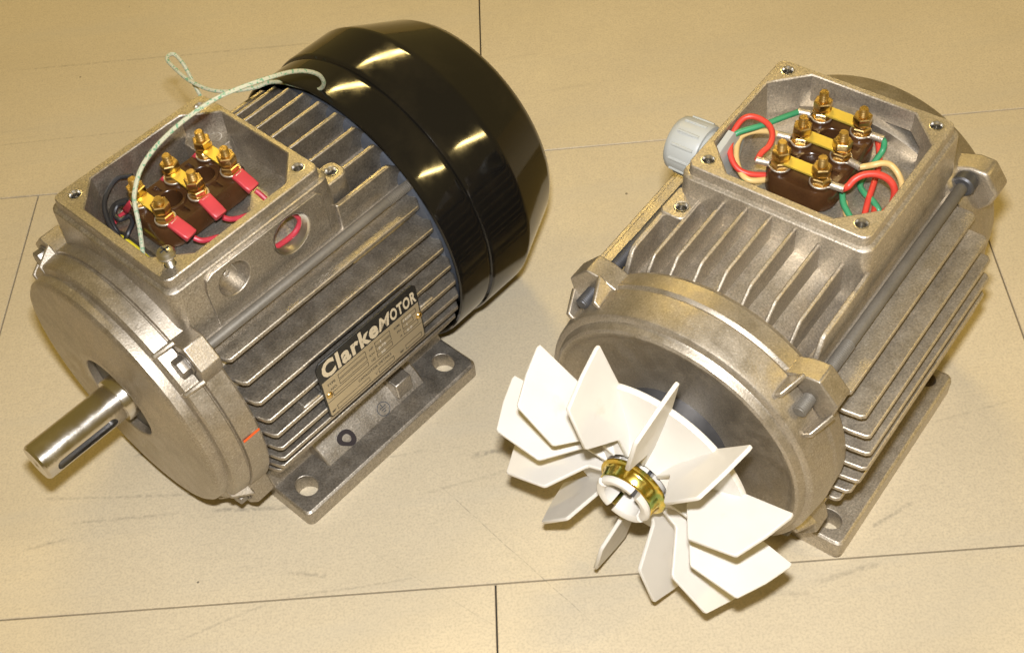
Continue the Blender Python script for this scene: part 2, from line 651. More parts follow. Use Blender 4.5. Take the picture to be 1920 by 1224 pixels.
def terminal_block(parent, ca, cb, z0, side, pitch, half_b, hole_screw):
    """brown moulded board with six brass studs; z0 = underside."""
    zt = z0 + 11.5
    la, lb = pitch + 7.0, half_b + 7.0
    blk = make("terminal_block", [loft([rrect(ca - la, ca + la, cb - lb, cb + lb, 9.5, z0 + 0.5),
                                        rrect(ca - la, ca + la, cb - lb, cb + lb, 9.5, zt - 1.6),
                                        rrect(ca - la + 1, ca + la - 1, cb - lb + 1, cb + lb - 1, 8.6, zt)])], 'bakelite', parent)
    cut(blk, [lathe([(-14, 0), (-14, 5.6), (2, 5.6), (2, 0)], (ca + s * pitch / 2, cb, zt), (0, 0, 1), 32) for s in (-1, 1)]
        + [box(ca + s * pitch / 2 - 1.4, ca + s * pitch / 2 + 1.4, cb - lb + 3, cb + lb - 3, zt - 1.6, zt + 2) for s in (-1, 1)])
    # moulded collars round the holes
    for s in (-1, 1):
        make("hole_collar", lathe([(-9, 5.5), (0.9, 5.5), (0.9, 7.0), (-0.5, 7.4), (-9, 7.4)], (ca + s * pitch / 2, cb, zt), (0, 0, 1), 32), 'bakelite', blk, 0.2, 1)
    if hole_screw:
        s = hole_screw
        c = (ca + s * pitch / 2, cb, zt - 6.5)
        sc = make("fixing_screw", lathe([(0, 0), (0, 4.0), (1.6, 4.0), (2.6, 2.8), (2.6, 0)], c, (0, 0, 1), 24), 'bright', blk)
        make("screw_slot", [box(c[0] - 2.6, c[0] + 2.6, c[1] - 0.45, c[1] + 0.45, c[2] + 2.5, c[2] + 2.75),
                            box(c[0] - 0.45, c[0] + 0.45, c[1] - 2.6, c[1] + 2.6, c[2] + 2.5, c[2] + 2.75)], 'bore', blk, smooth=0)
    k = 0
    for i in (1, 0, -1):
        a = ca + i * pitch
        for s in (-1, 1):
            b = cb + s * half_b
            c = (a, b, zt)
            ph = rnd.uniform(0, 1)
            make("stud_base", lathe([(-2, 5.2), (1.2, 5.0), (1.2, 0)], c, (0, 0, 1), 24), 'bakelite', blk)
            dz = -2.2 if (side == 'A' and i == 1 and s == 1) else 0.0
            st = make("stud", lathe(threaded(2.15, 15.6 + dz + rnd.uniform(-0.5, 0.5), 1.0, 1.15, 0.34), c, (0, 0, 1), 18), 'brass', blk, smooth=50)
            make("washer", lathe([(1.2, 2.2), (1.2, 4.3), (2.1, 4.3), (2.1, 2.2)], c, (0, 0, 1), 24), 'brass', blk)
            make("nut", hexa((a, b, zt + 2.1), (0, 0, 1), 7.5, 3.2, 0.45, ph), 'brass', blk)
            make("washer", lathe([(6.3, 2.2), (6.3, 4.1), (7.1, 4.1), (7.1, 2.2)], c, (0, 0, 1), 24), 'brass', blk)
            make("nut", hexa((a, b, zt + 7.1), (0, 0, 1), 7.5, 4.0, 0.5, ph + 0.4 + rnd.uniform(-0.3, 0.3)), 'brass', blk)
            k += 1
        make("link_plate", loft([rrect(a - 3.0, a + 3.0, cb - half_b - 3, cb + half_b + 3, 2.9, zt + 5.35), rrect(a - 3.0, a + 3.0, cb - half_b - 3, cb + half_b + 3, 2.9, zt + 6.25)]), 'link', blk)
    return blk, zt


def terminal_box(parent, a0, a1, hb, zr, floor_z, ia0, ia1, ihb, ch, z_low, floor_prof, cm='cast'):
    """open cast box: stepped rim, octagonal opening, drafted walls."""
    loops = [rrect(a0 - 1.2, a1 + 1.2, -hb - 1.6, hb + 1.6, 6, z_low),
             rrect(a0, a1, -hb, hb, 5.5, zr - 6.2),
             rrect(a0 + 0.5, a1 - 0.5, -hb + 0.5, hb - 0.5, 5.2, zr - 5.6),
             rrect(a0 + 2.2, a1 - 2.2, -hb + 2.2, hb - 2.2, 4.2, zr - 5.2),
             rrect(a0 + 2.5, a1 - 2.5, -hb + 2.5, hb - 2.5, 4.0, zr - 0.5),
             rrect(a0 + 3.0, a1 - 3.0, -hb + 3.0, hb - 3.0, 3.6, zr),
             crect(ia0, ia1, -ihb, ihb, ch, zr),
             crect(ia0 + 0.5, ia1 - 0.5, -ihb + 0.5, ihb - 0.5, ch, zr - 0.5),
             crect(ia0 + 1.6, ia1 - 1.6, -ihb + 1.6, ihb - 1.6, ch - 0.5, floor_z),
             crect(ia0 + 1.7, ia1 - 1.7, -ihb + 1.7, ihb - 1.7, ch - 0.5, floor_z - 14)]
    o = make("terminal_box", loft(loops, True, True), cm, parent, smooth=32)
    prof = [(b, z) for b, z in floor_prof]
    poly = [(ia0 - 0.5, b, z) for b, z in prof] + [(ia0 - 0.5, prof[-1][0], floor_z - 13.5), (ia0 - 0.5, prof[0][0], floor_z - 13.5)]
    fl_ = make("box_floor", ext(poly, (ia1 - ia0 + 1.0, 0, 0)), cm, o)
    return o, fl_


# =================================================================== MOTOR A (black cowl)
A = empty("electric_motor", -117.88, 459.74, -2.4098)
A["label"] = "grey finned electric motor with black fan cowl, bare steel shaft and nameplate"
A["category"] = "electric motor"
A["group"] = "electric motors on the tiled floor"

# --- housing
housing = make("housing", [lathe([(66, 0), (66, 62.5), (-60, 62.5), (-60, 0)], AX, (1, 0, 0), 96),
                           ext([(66, -50.5, 95), (66, 50.5, 95), (66, 50.5, 126), (66, 47, 128), (66, -47, 128), (66, -50.5, 126)], (-126, 0, 0))],
               'cast', A, 0.6)
finz = [(123.4, 61.3), (112.6, 68.6), (102.0, 73.6), (91.6, 76.8), (81.4, 78.3), (71.2, 78.3), (61.0, 76.4), (51.6, 73.0), (43.0, 67.5)]
for s in (-1, 1):
    for i, (z, bt) in enumerate(finz):
        j = rnd.uniform(-0.25, 0.25)
        pl = [(66, 40), (66, bt - 9.5), (63.8, bt - 2.0), (62.2 + j, bt), (-55.5, bt), (-58.5, bt - 4.5), (-58.5, 40)]
        make("cooling_fin", ext([(x, s * y, z - 1.25) for x, y in pl], (0, 0, 2.4)), 'cast', housing, 0.6, 2)
for b in (-35.1, -23.4, -11.7, 0, 11.7, 23.4, 35.1):
    zt = 80 + math.sqrt(77.3 ** 2 - b * b)
    pl = [(-20.5, 125), (-20.5, zt), (-56.0, zt), (-60.5, zt - 6.5), (-61.5, 125)]
    make("cooling_fin", ext([(x, b - 1.0, z) for x, z in pl], (0, 2.0, 0)), 'cast', housing, 0.6, 2)
for s in (-1, 1):
    pl = [(-20.5, 120), (-20.5, 143), (-22, 142.5), (-54, 142.5), (-60, 137), (-60, 120)]
    make("side_wall", ext([(x, s * 45.0 - 1.3, z) for x, z in pl], (0, 2.6, 0)), 'cast', housing, 0.7, 2)
# domed top between the fins
make("crown", lathe([(-16, 0), (-16, 64.5), (-60.5, 64.5), (-60.5, 0)], AX, (1, 0, 0), 96), 'cast_smooth', housing)
# corner ear with tapped hole behind the box
ear = make("tapped_ear", loft([rrect(-35, -18, 29, 41, 4, 130), rrect(-35, -18, 29, 41, 4, 151.5)]), 'cast', housing, 0.7)
cut(ear, [lathe([(-8, 0), (-8, 2.9), (2, 2.9), (2, 0)], (-29.5, 35, 151.5), (0, 0, 1), 24)])
screw_hole(housing, -29.5, 35, 151.5, 2.2)

# --- drive end bell
bell = make("drive_end_bell", lathe([(70, 10), (90.5, 10), (90.5, 22.5), (94.6, 22.5), (95.1, 23.0), (95.1, 26.5), (94.2, 28), (93.4, 62.5), (92.8, 64.8), (91.6, 66.0),
                                     (87.6, 66.4), (86.9, 66.4), (86.5, 67.0), (86.2, 69.2), (85.2, 70.2), (78.0, 71.2), (77.4, 70.4), (76.9, 70.4), (76.4, 71.8),
                                     (67.0, 72.4), (66.0, 71.8), (66.0, 50)], AX, (1, 0, 0), 128), 'cast_smooth', A, smooth=32)
BT, BZ = 52.0, 50.0
for sb in (-1, 1):
    for sz in (-1, 1):
        th = math.atan2(sz * BZ, sb * BT)
        make("lug", lug_geo(th, 66.3, 77.5, 9.5), 'cast_smooth', bell, 1.2, 3)
        rod(A, sb * BT, 80 + sz * BZ, 70, -66, [(-44, -65)])
        make("bolt_head", [hexa((77.5, sb * BT, 80 + sz * BZ), (1, 0, 0), 8.8, 5.4, 0.7, 0.3),
                           lathe([(0, 0), (0, 5.8), (0.9, 5.8), (0.9, 0)], (77.5, sb * BT, 80 + sz * BZ), (1, 0, 0), 24)], 'boltsteel', bell, 0.25, 1)
make("shaft_seal", lathe([(90.4, 9.5), (91.2, 9.5), (91.2, 21.8), (90.4, 22.4)], AX, (1, 0, 0), 64), 'darksteel', bell)
make("paint_mark", [ext([(75.9, 0, 0), (66.6, 0, 0), (66.6, 0, 1.3), (75.9, 0, 1.3)], (0, 0.2, 0))], 'orange', bell).matrix_local = \
    Matrix.Translation(Vector((0, 0, 80)) * S) @ Matrix.Rotation(math.radians(5.0), 4, 'X') @ Matrix.Translation(Vector((0, 72.25, 0)) * S)

# --- shaft with keyway
shaft = make("shaft", lathe([(60, 0), (60, 11.5), (97.0, 11.5), (97.6, 11.2), (97.6, 9.6), (141.4, 9.6), (142.6, 8.6), (142.6, 2.2), (140.9, 0.0)], AX, (1, 0, 0), 64), 'steel', A)
ky = math.radians(-6)
kc = Vector((0, math.cos(ky), math.sin(ky)))
kt = Vector((0, -math.sin(ky), math.cos(ky)))
slot = []
for k in range(28):
    t = 2 * math.pi * k / 28
    cx = 134.0 if math.cos(t) > 0 else 106.0
    slot.append(Vector(AX) + Vector((cx + 3.0 * math.cos(t), 0, 0)) + kt * (3.0 * math.sin(t)) + kc * 6.2)
cut(shaft, [ext(slot, kc * 8)])
make("keyway_floor", ext([p - kc * 0.3 for p in slot], kc * 0.5), 'darksteel', shaft)

# --- feet
foot_pts = {}
for sb in (1, -1):
    f = make("foot", foot_geo(sb, -61.5, 62, 40, 76, 10), 'cast', A, 0.5, 2)
    cut(f, [slot_cut(s * 50, sb * 62, 5.4, 6.6, -3, 14) for s in (-1, 1)])
    poly = [(sb * 63.5, 9.0), (sb * 57.5, 16.0), (sb * 50, 22), (sb * 40, 40), (sb * 30, 40), (sb * 34, 9.0)]
    make("foot_web", ext([(-35, b, z) for b, z in poly], (70, 0, 0)), 'cast', f, 1.2, 2)
    make("foot_pedestal", ext([(-61, b, z) for b, z in [(sb * 50, 9.5), (sb * 44, 22), (sb * 40, 45), (sb * 20, 45), (sb * 30, 0.5), (sb * 50, 0.5)]], (122, 0, 0)), 'cast', f, 0.8, 2)
    if sb == 1:
        make("earth_boss", ext([(-16, 52, 14), (-27, 52, 14), (-27, 52, 24.5), (-16, 52, 24.5)], (0, 11.0, -0.5)), 'cast', f, 0.8, 2)
        # earth symbol and marker ring on the sloping web
        n_ = Vector((0, 7.0, 6.0)).normalized()
        up_ = Vector((0, -6.0, 7.0)).normalized()

        def on_web(a, d, h=0.15):
            return Vector((a, 0, 0)) + Vector((0, 63.5, 9.0)) + up_ * d + n_ * h

        def ring(ca_, d, r0, r1, h, wob=0.0, seg=36):
            V, F = [], []
            for k in range(seg):
                t = 2 * math.pi * k / seg
                q = 1 + wob * math.sin(3 * t + 1) * 0.5 + wob * math.sin(2 * t)
                for r in (r0, r1):
                    V.append(on_web(ca_ + r * q * math.cos(t), d + r * q * math.sin(t), h))
            for k in range(seg):
                k2 = (k + 1) % seg
                F.append((2 * k, 2 * k + 1, 2 * k2 + 1, 2 * k2))
            return V, F
        make("marker_ring", [ring(18.5, 6.5, 2.3, 4.9, 0.16, 0.12)], 'marker', f, smooth=0)
        es = [ring(-7, 5.0, 3.5, 3.9, 0.16)]
        for (h_, w_) in ((1.0, 2.2), (-0.2, 1.5), (-1.4, 0.8)):
            es.append(([on_web(-7 - w_, 5 + h_ - 0.2), on_web(-7 + w_, 5 + h_ - 0.2), on_web(-7 + w_, 5 + h_ + 0.2), on_web(-7 - w_, 5 + h_ + 0.2)], [(0, 1, 2, 3)]))
        es.append(([on_web(-7.2, 6.0), on_web(-6.8, 6.0), on_web(-6.8, 8.0), on_web(-7.2, 8.0)], [(0, 1, 2, 3)]))
        make("earth_symbol", es, 'rear', f, smooth=0)

# --- rear bell and black cowl
make("rear_end_bell", lathe([(-57, 40), (-57, 69), (-58.5, 71.5), (-72, 71.5), (-74, 40)], AX, (1, 0, 0), 96), 'rear', A)
make("fan_cowl", lathe([(-72.5, 77.0), (-58.0, 77.6), (-57.0, 78.2), (-56.6, 79.0), (-57.2, 79.8), (-58.5, 80.0), (-59.5, 80.05), (-76.0, 80.05), (-76.8, 80.0), (-77.5, 79.9), (-77.8, 79.6), (-78.2, 79.7), (-78.7, 80.8), (-79.6, 81.2), (-80.6, 81.3),
                        (-103.6, 81.3), (-105.0, 81.3), (-106.4, 81.1), (-107.8, 80.5), (-109.0, 79.95), (-136.8, 67.8), (-138.0, 67.2), (-141.0, 65.0), (-143.0, 61.0), (-144.0, 55), (-144.5, 20), (-144.5, 0)], AX, (1, 0, 0), 144), 'cowl', A, smooth=28)

# --- terminal box A
boxA, floorA = terminal_box(A, -22.5, 70.0, 44.5, 166.0, 147.5, -17.5, 63.0, 38.0, 14.0, 125.0,
                            [(-38.5, 139), (-27, 143), (-17, 147), (17, 147), (27, 143.5), (38.5, 139)])
cut(boxA, [lathe([(-8, 0), (-8, 2.7), (2, 2.7), (2, 0)], (a, b, 166), (0, 0, 1), 24) for a in (59.5, -13.5) for b in (-34.5, 34.5)]
    + [lathe([(-14, 0), (-14, 10.4), (12, 10.4), (12, 0)], (6.0, 44, 147.0), (0, 1, 0), 48), lathe([(-5.4, 0), (-5.4, 8.2), (12, 8.6), (12, 0)], (39.5, 45.0, 147.0), (0, 1, 0), 48)])
for (a, b) in ((59.5, -34.5), (-13.5, -34.5), (-13.5, 34.5)):
    screw_hole(boxA, a, b, 166, 2.3)
# raised side pad with knock-out and threaded conduit entry
pad = make("side_pad", ext([(x, 43.6, z) for x, z in [(54, 128.5), (54, 150), (52.5, 156), (49, 158), (-12, 158), (-15, 155), (-15, 128.5)]], (0, 2.6, 0)), 'cast', boxA, 0.5, 2)
cut(pad, [lathe([(-14, 0), (-14, 10.4), (12, 10.4), (12, 0)], (6.0, 44, 147.0), (0, 1, 0), 48),
          lathe([(-6.0, 0), (-6.0, 8.2), (12, 8.7), (12, 0)], (39.5, 45.0, 147.0), (0, 1, 0), 48)])
thr = []
for i in range(8):
    thr += [(2.0 - i * 1.0, 10.35), (1.5 - i * 1.0, 9.4)]
make("entry_thread", lathe(thr, (6.0, 44.2, 147.0), (0, 1, 0), 48), 'bright', boxA, smooth=20)
make("knockout_disc", lathe([(-5.1, 0), (-5.1, 8.15), (-5.3, 8.15)], (39.5, 45.0, 147.0), (0, 1, 0), 40), 'cast', boxA, smooth=20)
make("scribed_mark", [tube([(44.5, 40.0, 143.5), (43.4, 40.0, 148), (42.6, 40.0, 151.5)], 0.28, 6), tube([(41.6, 40.0, 149.8), (40.2, 40.0, 151.2), (38.8, 40.0, 149.6), (39.6, 40.0, 147.6), (41.2, 40.0, 146.2), (39.6, 40.0, 144.2), (38.0, 40.0, 145.6)], 0.28, 6), tube([(36.6, 40.0, 150.6), (35.0, 40.0, 146.4), (34.4, 40.0, 143.6)], 0.28, 6)], 'bright', boxA)
make("corner_pad", loft([crect(-17, 2, -37.5, -16, 4, 141), crect(-17, 1.5, -37.5, -17, 4, 154)]), 'cast', boxA, 0.5, 2)
screw_hole(boxA, -10.5, -25, 154, 2.4)
# winding showing through the slot at the front of the floor
cut(floorA, [box(52.5, 60.5, -24, 10, 130, 160)])
make("winding_tape", tube([(56.5, -25, 145), (56, -14, 146.0), (56.3, -4, 146.6), (56.8, 5, 145.8), (57, 12, 144)], 2.2, 10), 'yellow', A)

blkA, ztA = terminal_block(A, 23.2, -1.2, 149.5, 'A', 18.9, 8.7, 0)


def sleeve(parent, p0, p1, w, h, m='redsleeve'):
    """flattened heat-shrunk terminal sleeve from p0 to p1."""
    p0, p1 = Vector(p0), Vector(p1)
    d = (p1 - p0)
    t = d.normalized()
    u = t.cross(Vector((0, 0, 1))).normalized()
    v = u.cross(t)
    loops = []
    for (q, ws, hs) in ((0, 0.93, 0.7), (0.03, 1.0, 0.8), (0.4, 0.98, 0.95), (0.7, 1.0, 1.0), (0.97, 0.94, 1.15), (1.0, 0.86, 1.0)):
        c = p0 + d * q
        lp = []
        for k in range(16):
            a_ = 2 * math.pi * k / 16
            ca_, sa_ = math.cos(a_), math.sin(a_)
            e = 0.3
            lp.append(c + u * (w / 2 * ws * math.copysign(abs(ca_) ** e, ca_)) + v * (h / 2 * hs * math.copysign(abs(sa_) ** e, sa_)))
        loops.append(lp)
    return make("terminal_sleeve", loft(loops), m, parent, smooth=50)


def ring_lug(parent, c, d, z, length, material='tin', w=4.4):
    """ring terminal round a stud with a tail in direction d (b sign)."""
    c = Vector((c[0], c[1], z))
    d = Vector(d).normalized()
    u = Vector((-d.y, d.x, 0))
    V = [c + u * 2.6 - d * 1, c + u * (w / 2) + d * 4.5, c + u * (w / 2 - 0.5) + d * length, c - u * (w / 2 - 0.5) + d * length, c - u * (w / 2) + d * 4.5, c - u * 2.6 - d * 1]
    return make("ring_terminal", [ext([tuple(p) for p in V], (0, 0, 0.8)), lathe([(0, 0), (0, 4.9), (0.8, 4.9), (0.8, 0)], c, (0, 0, 1), 24)], material, parent, 0.15, 1)


stA = {(i, s): (23.2 + i * 18.9, -1.2 + s * 8.7) for i in (1, 0, -1) for s in (-1, 1)}
for i, p1, tail in ((1, (39.4, 20.4, 157.0), [(39.2, 21.2, 156.4), (37.4, 23.4, 154.6), (34.2, 24.6, 153.2), (29.0, 26.6, 151.6), (24, 33.5, 147)]),
                    (0, (23.2, 21.2, 157.0), [(23.0, 22.0, 156.4), (21.0, 23.6, 154.6), (17.5, 24.8, 153), (12.0, 27, 151.6), (7, 34, 147)]),
                    (-1, (2.8, 20.0, 157.0), [(2.8, 20.8, 156.4), (2.0, 23.2, 154.2), (1.4, 27.0, 150.8), (1.2, 34, 144)])):
    c = stA[(i, 1)]
    ring_lug(blkA, c, (p1[0] - c[0], p1[1] - c[1], 0), ztA + 1.25, 5.2)
    v = Vector((p1[0], p1[1], 0)) - Vector((c[0], c[1], 0))
    v.normalize()
    p0 = Vector((c[0], c[1], ztA + 1.3)) + v * 3.6
    sleeve(A, p0, p1, 6.8, 3.2)
    make("lead_wire", tube(tail, 1.25, 10), 'crimson', A)
for i in (1, 0, -1):
    c = stA[(i, -1)]
    ring_lug(blkA, c, (0.2, -1, 0), ztA + 1.25, 5.2)
    sleeve(A, (c[0] + 0.8, c[1] - 4.0, ztA + 1.3), (c[0] + 2.2, c[1] - 11.5, ztA - 8.0), 6.4, 3.2, 'crimson')
    make("lead_wire", tube([(c[0] + 2.2, c[1] - 11.5, ztA - 8), (c[0] + 3, c[1] - 13.5, ztA - 11), (c[0] + 8, c[1] - 17, ztA - 14.5), (c[0] + 14, c[1] - 18, ztA - 19)], 1.25), 'crimson', A)
make("lead_wire", tube([(33, -29.5, 160), (38.3, -33.7, 160), (44.9, -33.2, 158), (50.9, -29.4, 156), (55.3, -22.3, 153), (56.8, -15.8, 150), (56.5, -11.6, 146), (56, -10, 138)], 1.15), 'blackwire', A)
make("lead_wire", tube([(44.0, -20.4, 157), (47.4, -23.8, 156), (50.9, -22.6, 154), (51.4, -18.6, 153), (47.0, -18.2, 152), (47.9, -14.7, 151), (53.0, -12.2, 149.5), (55.4, -12.5, 146), (56, -13, 138)], 1.15), 'blackwire', A)
make("lead_wire", tube([(40, -30, 150), (46, -30, 151.5), (51.5, -25.5, 152.5), (54.5, -20.5, 151), (55.2, -17.2, 147), (55.5, -16, 138)], 1.15), 'blackwire', A)
make("lead_wire", tube([(15.5, 40.5, 141.2), (9.5, 40.0, 139.3), (1.0, 40.0, 139.5), (-3.4, 40.0, 143.5), (-2.3, 39, 148.5), (1.0, 36, 151.5), (4, 32, 150)], 1.35), 'crimson', A)
# pan-head screw standing part-driven in the near corner
sc = make("box_screw", [lathe([(-6, 0), (-6, 1.7), (5.4, 1.7), (5.4, 0)], (59.5, 34.5, 166), (0, 0, 1), 16),
                        lathe([(5.2, 0), (5.2, 3.9), (6.6, 4.2), (8.0, 3.5), (8.8, 2.0), (9.0, 0)], (59.5, 34.5, 166), (0, 0, 1), 24)], 'bright', A)
pr = []
for i in range(11):
    pr += [(5.2 - i * 0.9, 2.25), (4.75 - i * 0.9, 1.65)]
make("screw_thread", lathe(pr, (59.5, 34.5, 166), (0, 0, 1), 18), 'bright', sc, smooth=20)
make("screw_slot", [box(57.3, 61.7, 34.1, 34.9, 174.6, 175.08), box(59.1, 59.9, 32.3, 36.7, 174.6, 175.08)], 'bore', sc, smooth=0)
# braided sensor wire
tcw = [(57.5, 3.6, 143), (56.5, 3.2, 149), (54.4, 1.6, 153.4), (51.5, -0.5, 160), (47.8, -4.4, 168), (45.4, -5.4, 173), (38.8, -6.7, 180), (31.6, -5.4, 186), (23.4, -2.9, 191),
       (12.7, 0.9, 196), (-0.3, 4.6, 199), (-12.7, 8.0, 199), (-27.0, 10.1, 196), (-39.6, 8.4, 190), (-49.2, 6.5, 183), (-56.4, 4.6, 175), (-59.7, 2.0, 167), (-60.4, -2.7, 160.5),
       (-59.8, -8.1, 157.5), (-59.2, -14.9, 155.8), (-57.7, -27.6, 153.5), (-56.0, -38.8, 149.5), (-50.7, -44.6, 147.0), (-43.2, -52.3, 146), (-37.8, -59.6, 146), (-35.3, -68.0, 146),
       (-34.0, -78.8, 147), (-35.2, -90.7, 148), (-36.4, -97.0, 149), (-39.7, -99.0, 149), (-42.0, -97.9, 148), (-41.4, -92.0, 146), (-40.3, -87.5, 143), (-38.4, -82.1, 140),
       (-37.6, -78.5, 136), (-37.6, -76.2, 130), (-38.6, -70, 120), (-40, -62, 112)]
wire = make("sensor_wire", tube(tcw, 1.05, 8, 6), 'braid', A)
wire["label"] = "thin green and white braided sensor wire arching out of the open box"

# --- nameplate
PB = 78.75
PC0, PC1, PZ0, PZ1 = 34.0, -30.5, 65.2, 103.8
pl = make("nameplate", ext([(x, PB - 0.9, z) for x, z in
                            [(PC0 - 1, PZ0), (PC0, PZ0 + 1.5), (PC0, PZ1 - 2.5), (PC0 - 2.5, PZ1), (PC1 + 2.5, PZ1), (PC1, PZ1 - 2.5), (PC1, PZ0 + 1.5), (PC1 + 1, PZ0)]],
                           (0, 0.9, 0)), 'print', A, 0.15, 1)
pl["label"] = "black and tan maker's plate riveted across the cooling fins"
HL = 90.6
make("plate_panel", ext([(x, PB, z) for x, z in [(PC0 - 1.6, PZ0 + 0.7), (PC0 - 0.8, PZ0 + 1.5), (PC0 - 0.8, HL), (PC1 + 0.8, HL), (PC1 + 0.8, PZ0 + 1.5), (PC1 + 1.6, PZ0 + 0.7)]], (0, 0.12, 0)), 'plate', pl, smooth=0)


def bar(u0, v0, u1, v1, h=0.2):
    return ext([(PC0 - u0, PB + 0.1, PZ0 + v0), (PC0 - u1, PB + 0.1, PZ0 + v0), (PC0 - u1, PB + 0.1, PZ0 + v1), (PC0 - u0, PB + 0.1, PZ0 + v1)], (0, h - 0.1, 0))


def text_geo(txt, u, v, size, width=None, shear=0.0, bold=0.0, h=0.22, track=1.0):
    cu = bpy.data.curves.new("lettering", 'FONT')
    cu.body = txt
    cu.size = size
    cu.shear = shear
    cu.offset = bold
    cu.space_character = track
    cu.resolution_u = 3
    ob = bpy.data.objects.new("lettering_tmp", cu)
    COL.objects.link(ob)
    bpy.context.view_layer.update()
    me = bpy.data.meshes.new_from_object(ob.evaluated_get(bpy.context.evaluated_depsgraph_get()))
    bpy.data.objects.remove(ob, do_unlink=True)
    xs = [q.co.x for q in me.vertices]
    k = 1.0
    if width:
        k = width / (max(xs) - min(xs))
    V = [Vector((PC0 - u - (q.co.x - min(xs)) * k, PB + h, PZ0 + v + q.co.y)) for q in me.vertices]
    F = [tuple(p.vertices) for p in me.polygons]
    return V, F


make("maker_lettering", [text_geo("Clarke", 2.6, 26.9, 14.2, 35.5, 0.0, 0.62, 0.1, 1.15), text_geo("M", 38.3, 27.0, 11.5, 8.0, 0.25, 0.22, 0.1), text_geo("OTOR", 46.3, 27.3, 10.2, 17.0, 0.0, 0.40, 0.1, 1.15)], 'ivoryprint', pl, smooth=0)
lines = []


def field(u0, v0, u1, v1, t=0.22):
    lines.extend([bar(u0, v0, u1, v0 + t), bar(u0, v1 - t, u1, v1), bar(u0, v0, u0 + t, v1), bar(u1 - t, v0, u1, v1)])


field(10.2, 20.2, 28.0, 23.2)
field(10.2, 16.4, 28.0, 19.4)
field(5.2, 12.3, 28.0, 15.3)
field(5.2, 2.0, 26.5, 5.0)
for v in (20.2, 16.4, 12.3):
    field(34.0, v, 44.0, v + 3.0)
field(51.8, 20.2, 61.5, 23.2)
field(51.8, 16.4, 59.0, 19.4)
field(51.8, 12.3, 61.5, 15.3)
field(32.5, 2.0, 43.0, 5.0)
field(51.0, 2.0, 62.0, 5.0)
lines.append(bar(1.0, 10.6, 63.4, 10.85))
words = [("TYPE", 3.2, 20.7, 2.3), ("NO.", 4.6, 16.9, 2.3), ("V", 2.6, 12.8, 2.2), ("MF", 1.8, 2.5, 2.0), ("HP", 30.2, 20.7, 2.1), ("KW", 29.6, 16.9, 2.1), ("HZ", 30.0, 12.8, 2.1),
         ("RPM", 46.6, 20.7, 2.1), ("PH", 48.0, 16.9, 2.1), ("A", 49.2, 12.8, 2.1), ("CAPACITOR DETAILS", 20.0, 7.2, 2.3), ("V", 30.2, 2.5, 2.1), ("MF", 47.2, 2.5, 2.0)]
make("plate_printing", lines + [text_geo(t, u, v, s, None, 0, 0.02, 0.21) for t, u, v, s in words], 'print', pl, smooth=0)
make("stamped_digits", [text_geo(t, u, v, 2.6, None, 0, 0.03, 0.23, 1.1) for t, u, v in
                        [("1420", 53.0, 20.6), ("1", 54.5, 16.8), ("6.0", 54.0, 12.7), ("1", 37.5, 20.6), ("0.75", 35.6, 16.8), ("50", 36.5, 12.7)]], 'stamp', pl, smooth=0)
for a, z in ((31.0, 80.4), (-28.6, 81.8)):
    make("rivet", lathe([(0, 1.9), (0.5, 1.8), (1.1, 1.2), (1.35, 0)], (a, PB + 0.05, z), (0, 1, 0), 20), 'brass', pl)
for (x0, x1) in ((33, 45), (-41, -29)):
    make("plate_mount", ext([(x0, 62, 79.2), (x1, 62, 79.2), (x1, 77.7, 79.2), (x0, 77.7, 79.2)], (0, 0, 4.6)), 'cast', housing, 1.2, 3)

# =================================================================== MOTOR B (white fan)
B = empty("electric_motor", 124.72, 397.85, -2.3173)
B["label"] = "grey finned electric motor with exposed white plastic fan and grey cable gland"
B["category"] = "electric motor"
B["group"] = "electric motors on the tiled floor"

housB = make("housing", [lathe([(58, 0), (58, 58), (-66, 58), (-66, 0)], AX, (1, 0, 0), 96),
                         ext([(58, -49.5, 92), (58, 49.5, 92), (58, 49.5, 119), (58, 46.5, 121), (58, -46.5, 121), (58, -49.5, 119)], (-124, 0, 0))], 'castB', B, 0.6)
finB = [(119.0, 64.2), (108.0, 72.0), (96.6, 75.6), (85.2, 77.2), (73.6, 77.0), (62.2, 75.0), (51.2, 72.0), (41.2, 67.8), (32.0, 60.5)]
for s in (-1, 1):
    for i, (z, bt) in enumerate(finB):
        j = rnd.uniform(-0.3, 0.3)
        pl_ = [(58.5, 40), (58.0, bt - 9), (57.0, bt - 2.0), (55.4 + j, bt), (-62.0, bt), (-64, bt - 2), (-64, 40)]
        make("cooling_fin", ext([(x, s * y, z - 1.3) for x, y in pl_], (0, 0, 2.4)), 'castB', housB, 0.65, 2)
for k, b in enumerate((-35.1, -23.4, -11.7, 0, 11.7, 23.4, 35.1)):
    zt = 80 + math.sqrt(70.8 ** 2 - b * b)
    zr_ = 80 + math.sqrt(61.5 ** 2 - b * b)
    pl_ = [(10, 110), (10, zt), (49.0, zt - 0.6), (51.0, zt - 2.0), (57.8, zr_ + 1.0), (58, 110)]
    make("cooling_fin", ext([(x, b - 0.95, z) for x, z in pl_], (0, 1.9, 0)), 'castB', housB, 0.7, 2)
for s in (-1, 1):
    b = s * 46.2
    pl_ = [(10, 112), (10, 140), (48, 139), (51, 137.5), (57.8, 125), (58, 112)]
    make("side_wall", ext([(x, b - 1.3, z) for x, z in pl_], (0, 2.6, 0)), 'castB', housB, 0.7, 2)
earB = make("tapped_ear", loft([rrect(9, 27.5, -47.2, -34.8, 3.0, 122), rrect(9, 27.5, -47.2, -34.8, 3.0, 142.0)]), 'castB', housB, 0.7)
cut(earB, [lathe([(-8, 0), (-8, 2.9), (2, 2.9), (2, 0)], (20.6, -39.6, 142.0), (0, 0, 1), 24)])
screw_hole(housB, 20.6, -39.6, 142.0, 2.2)

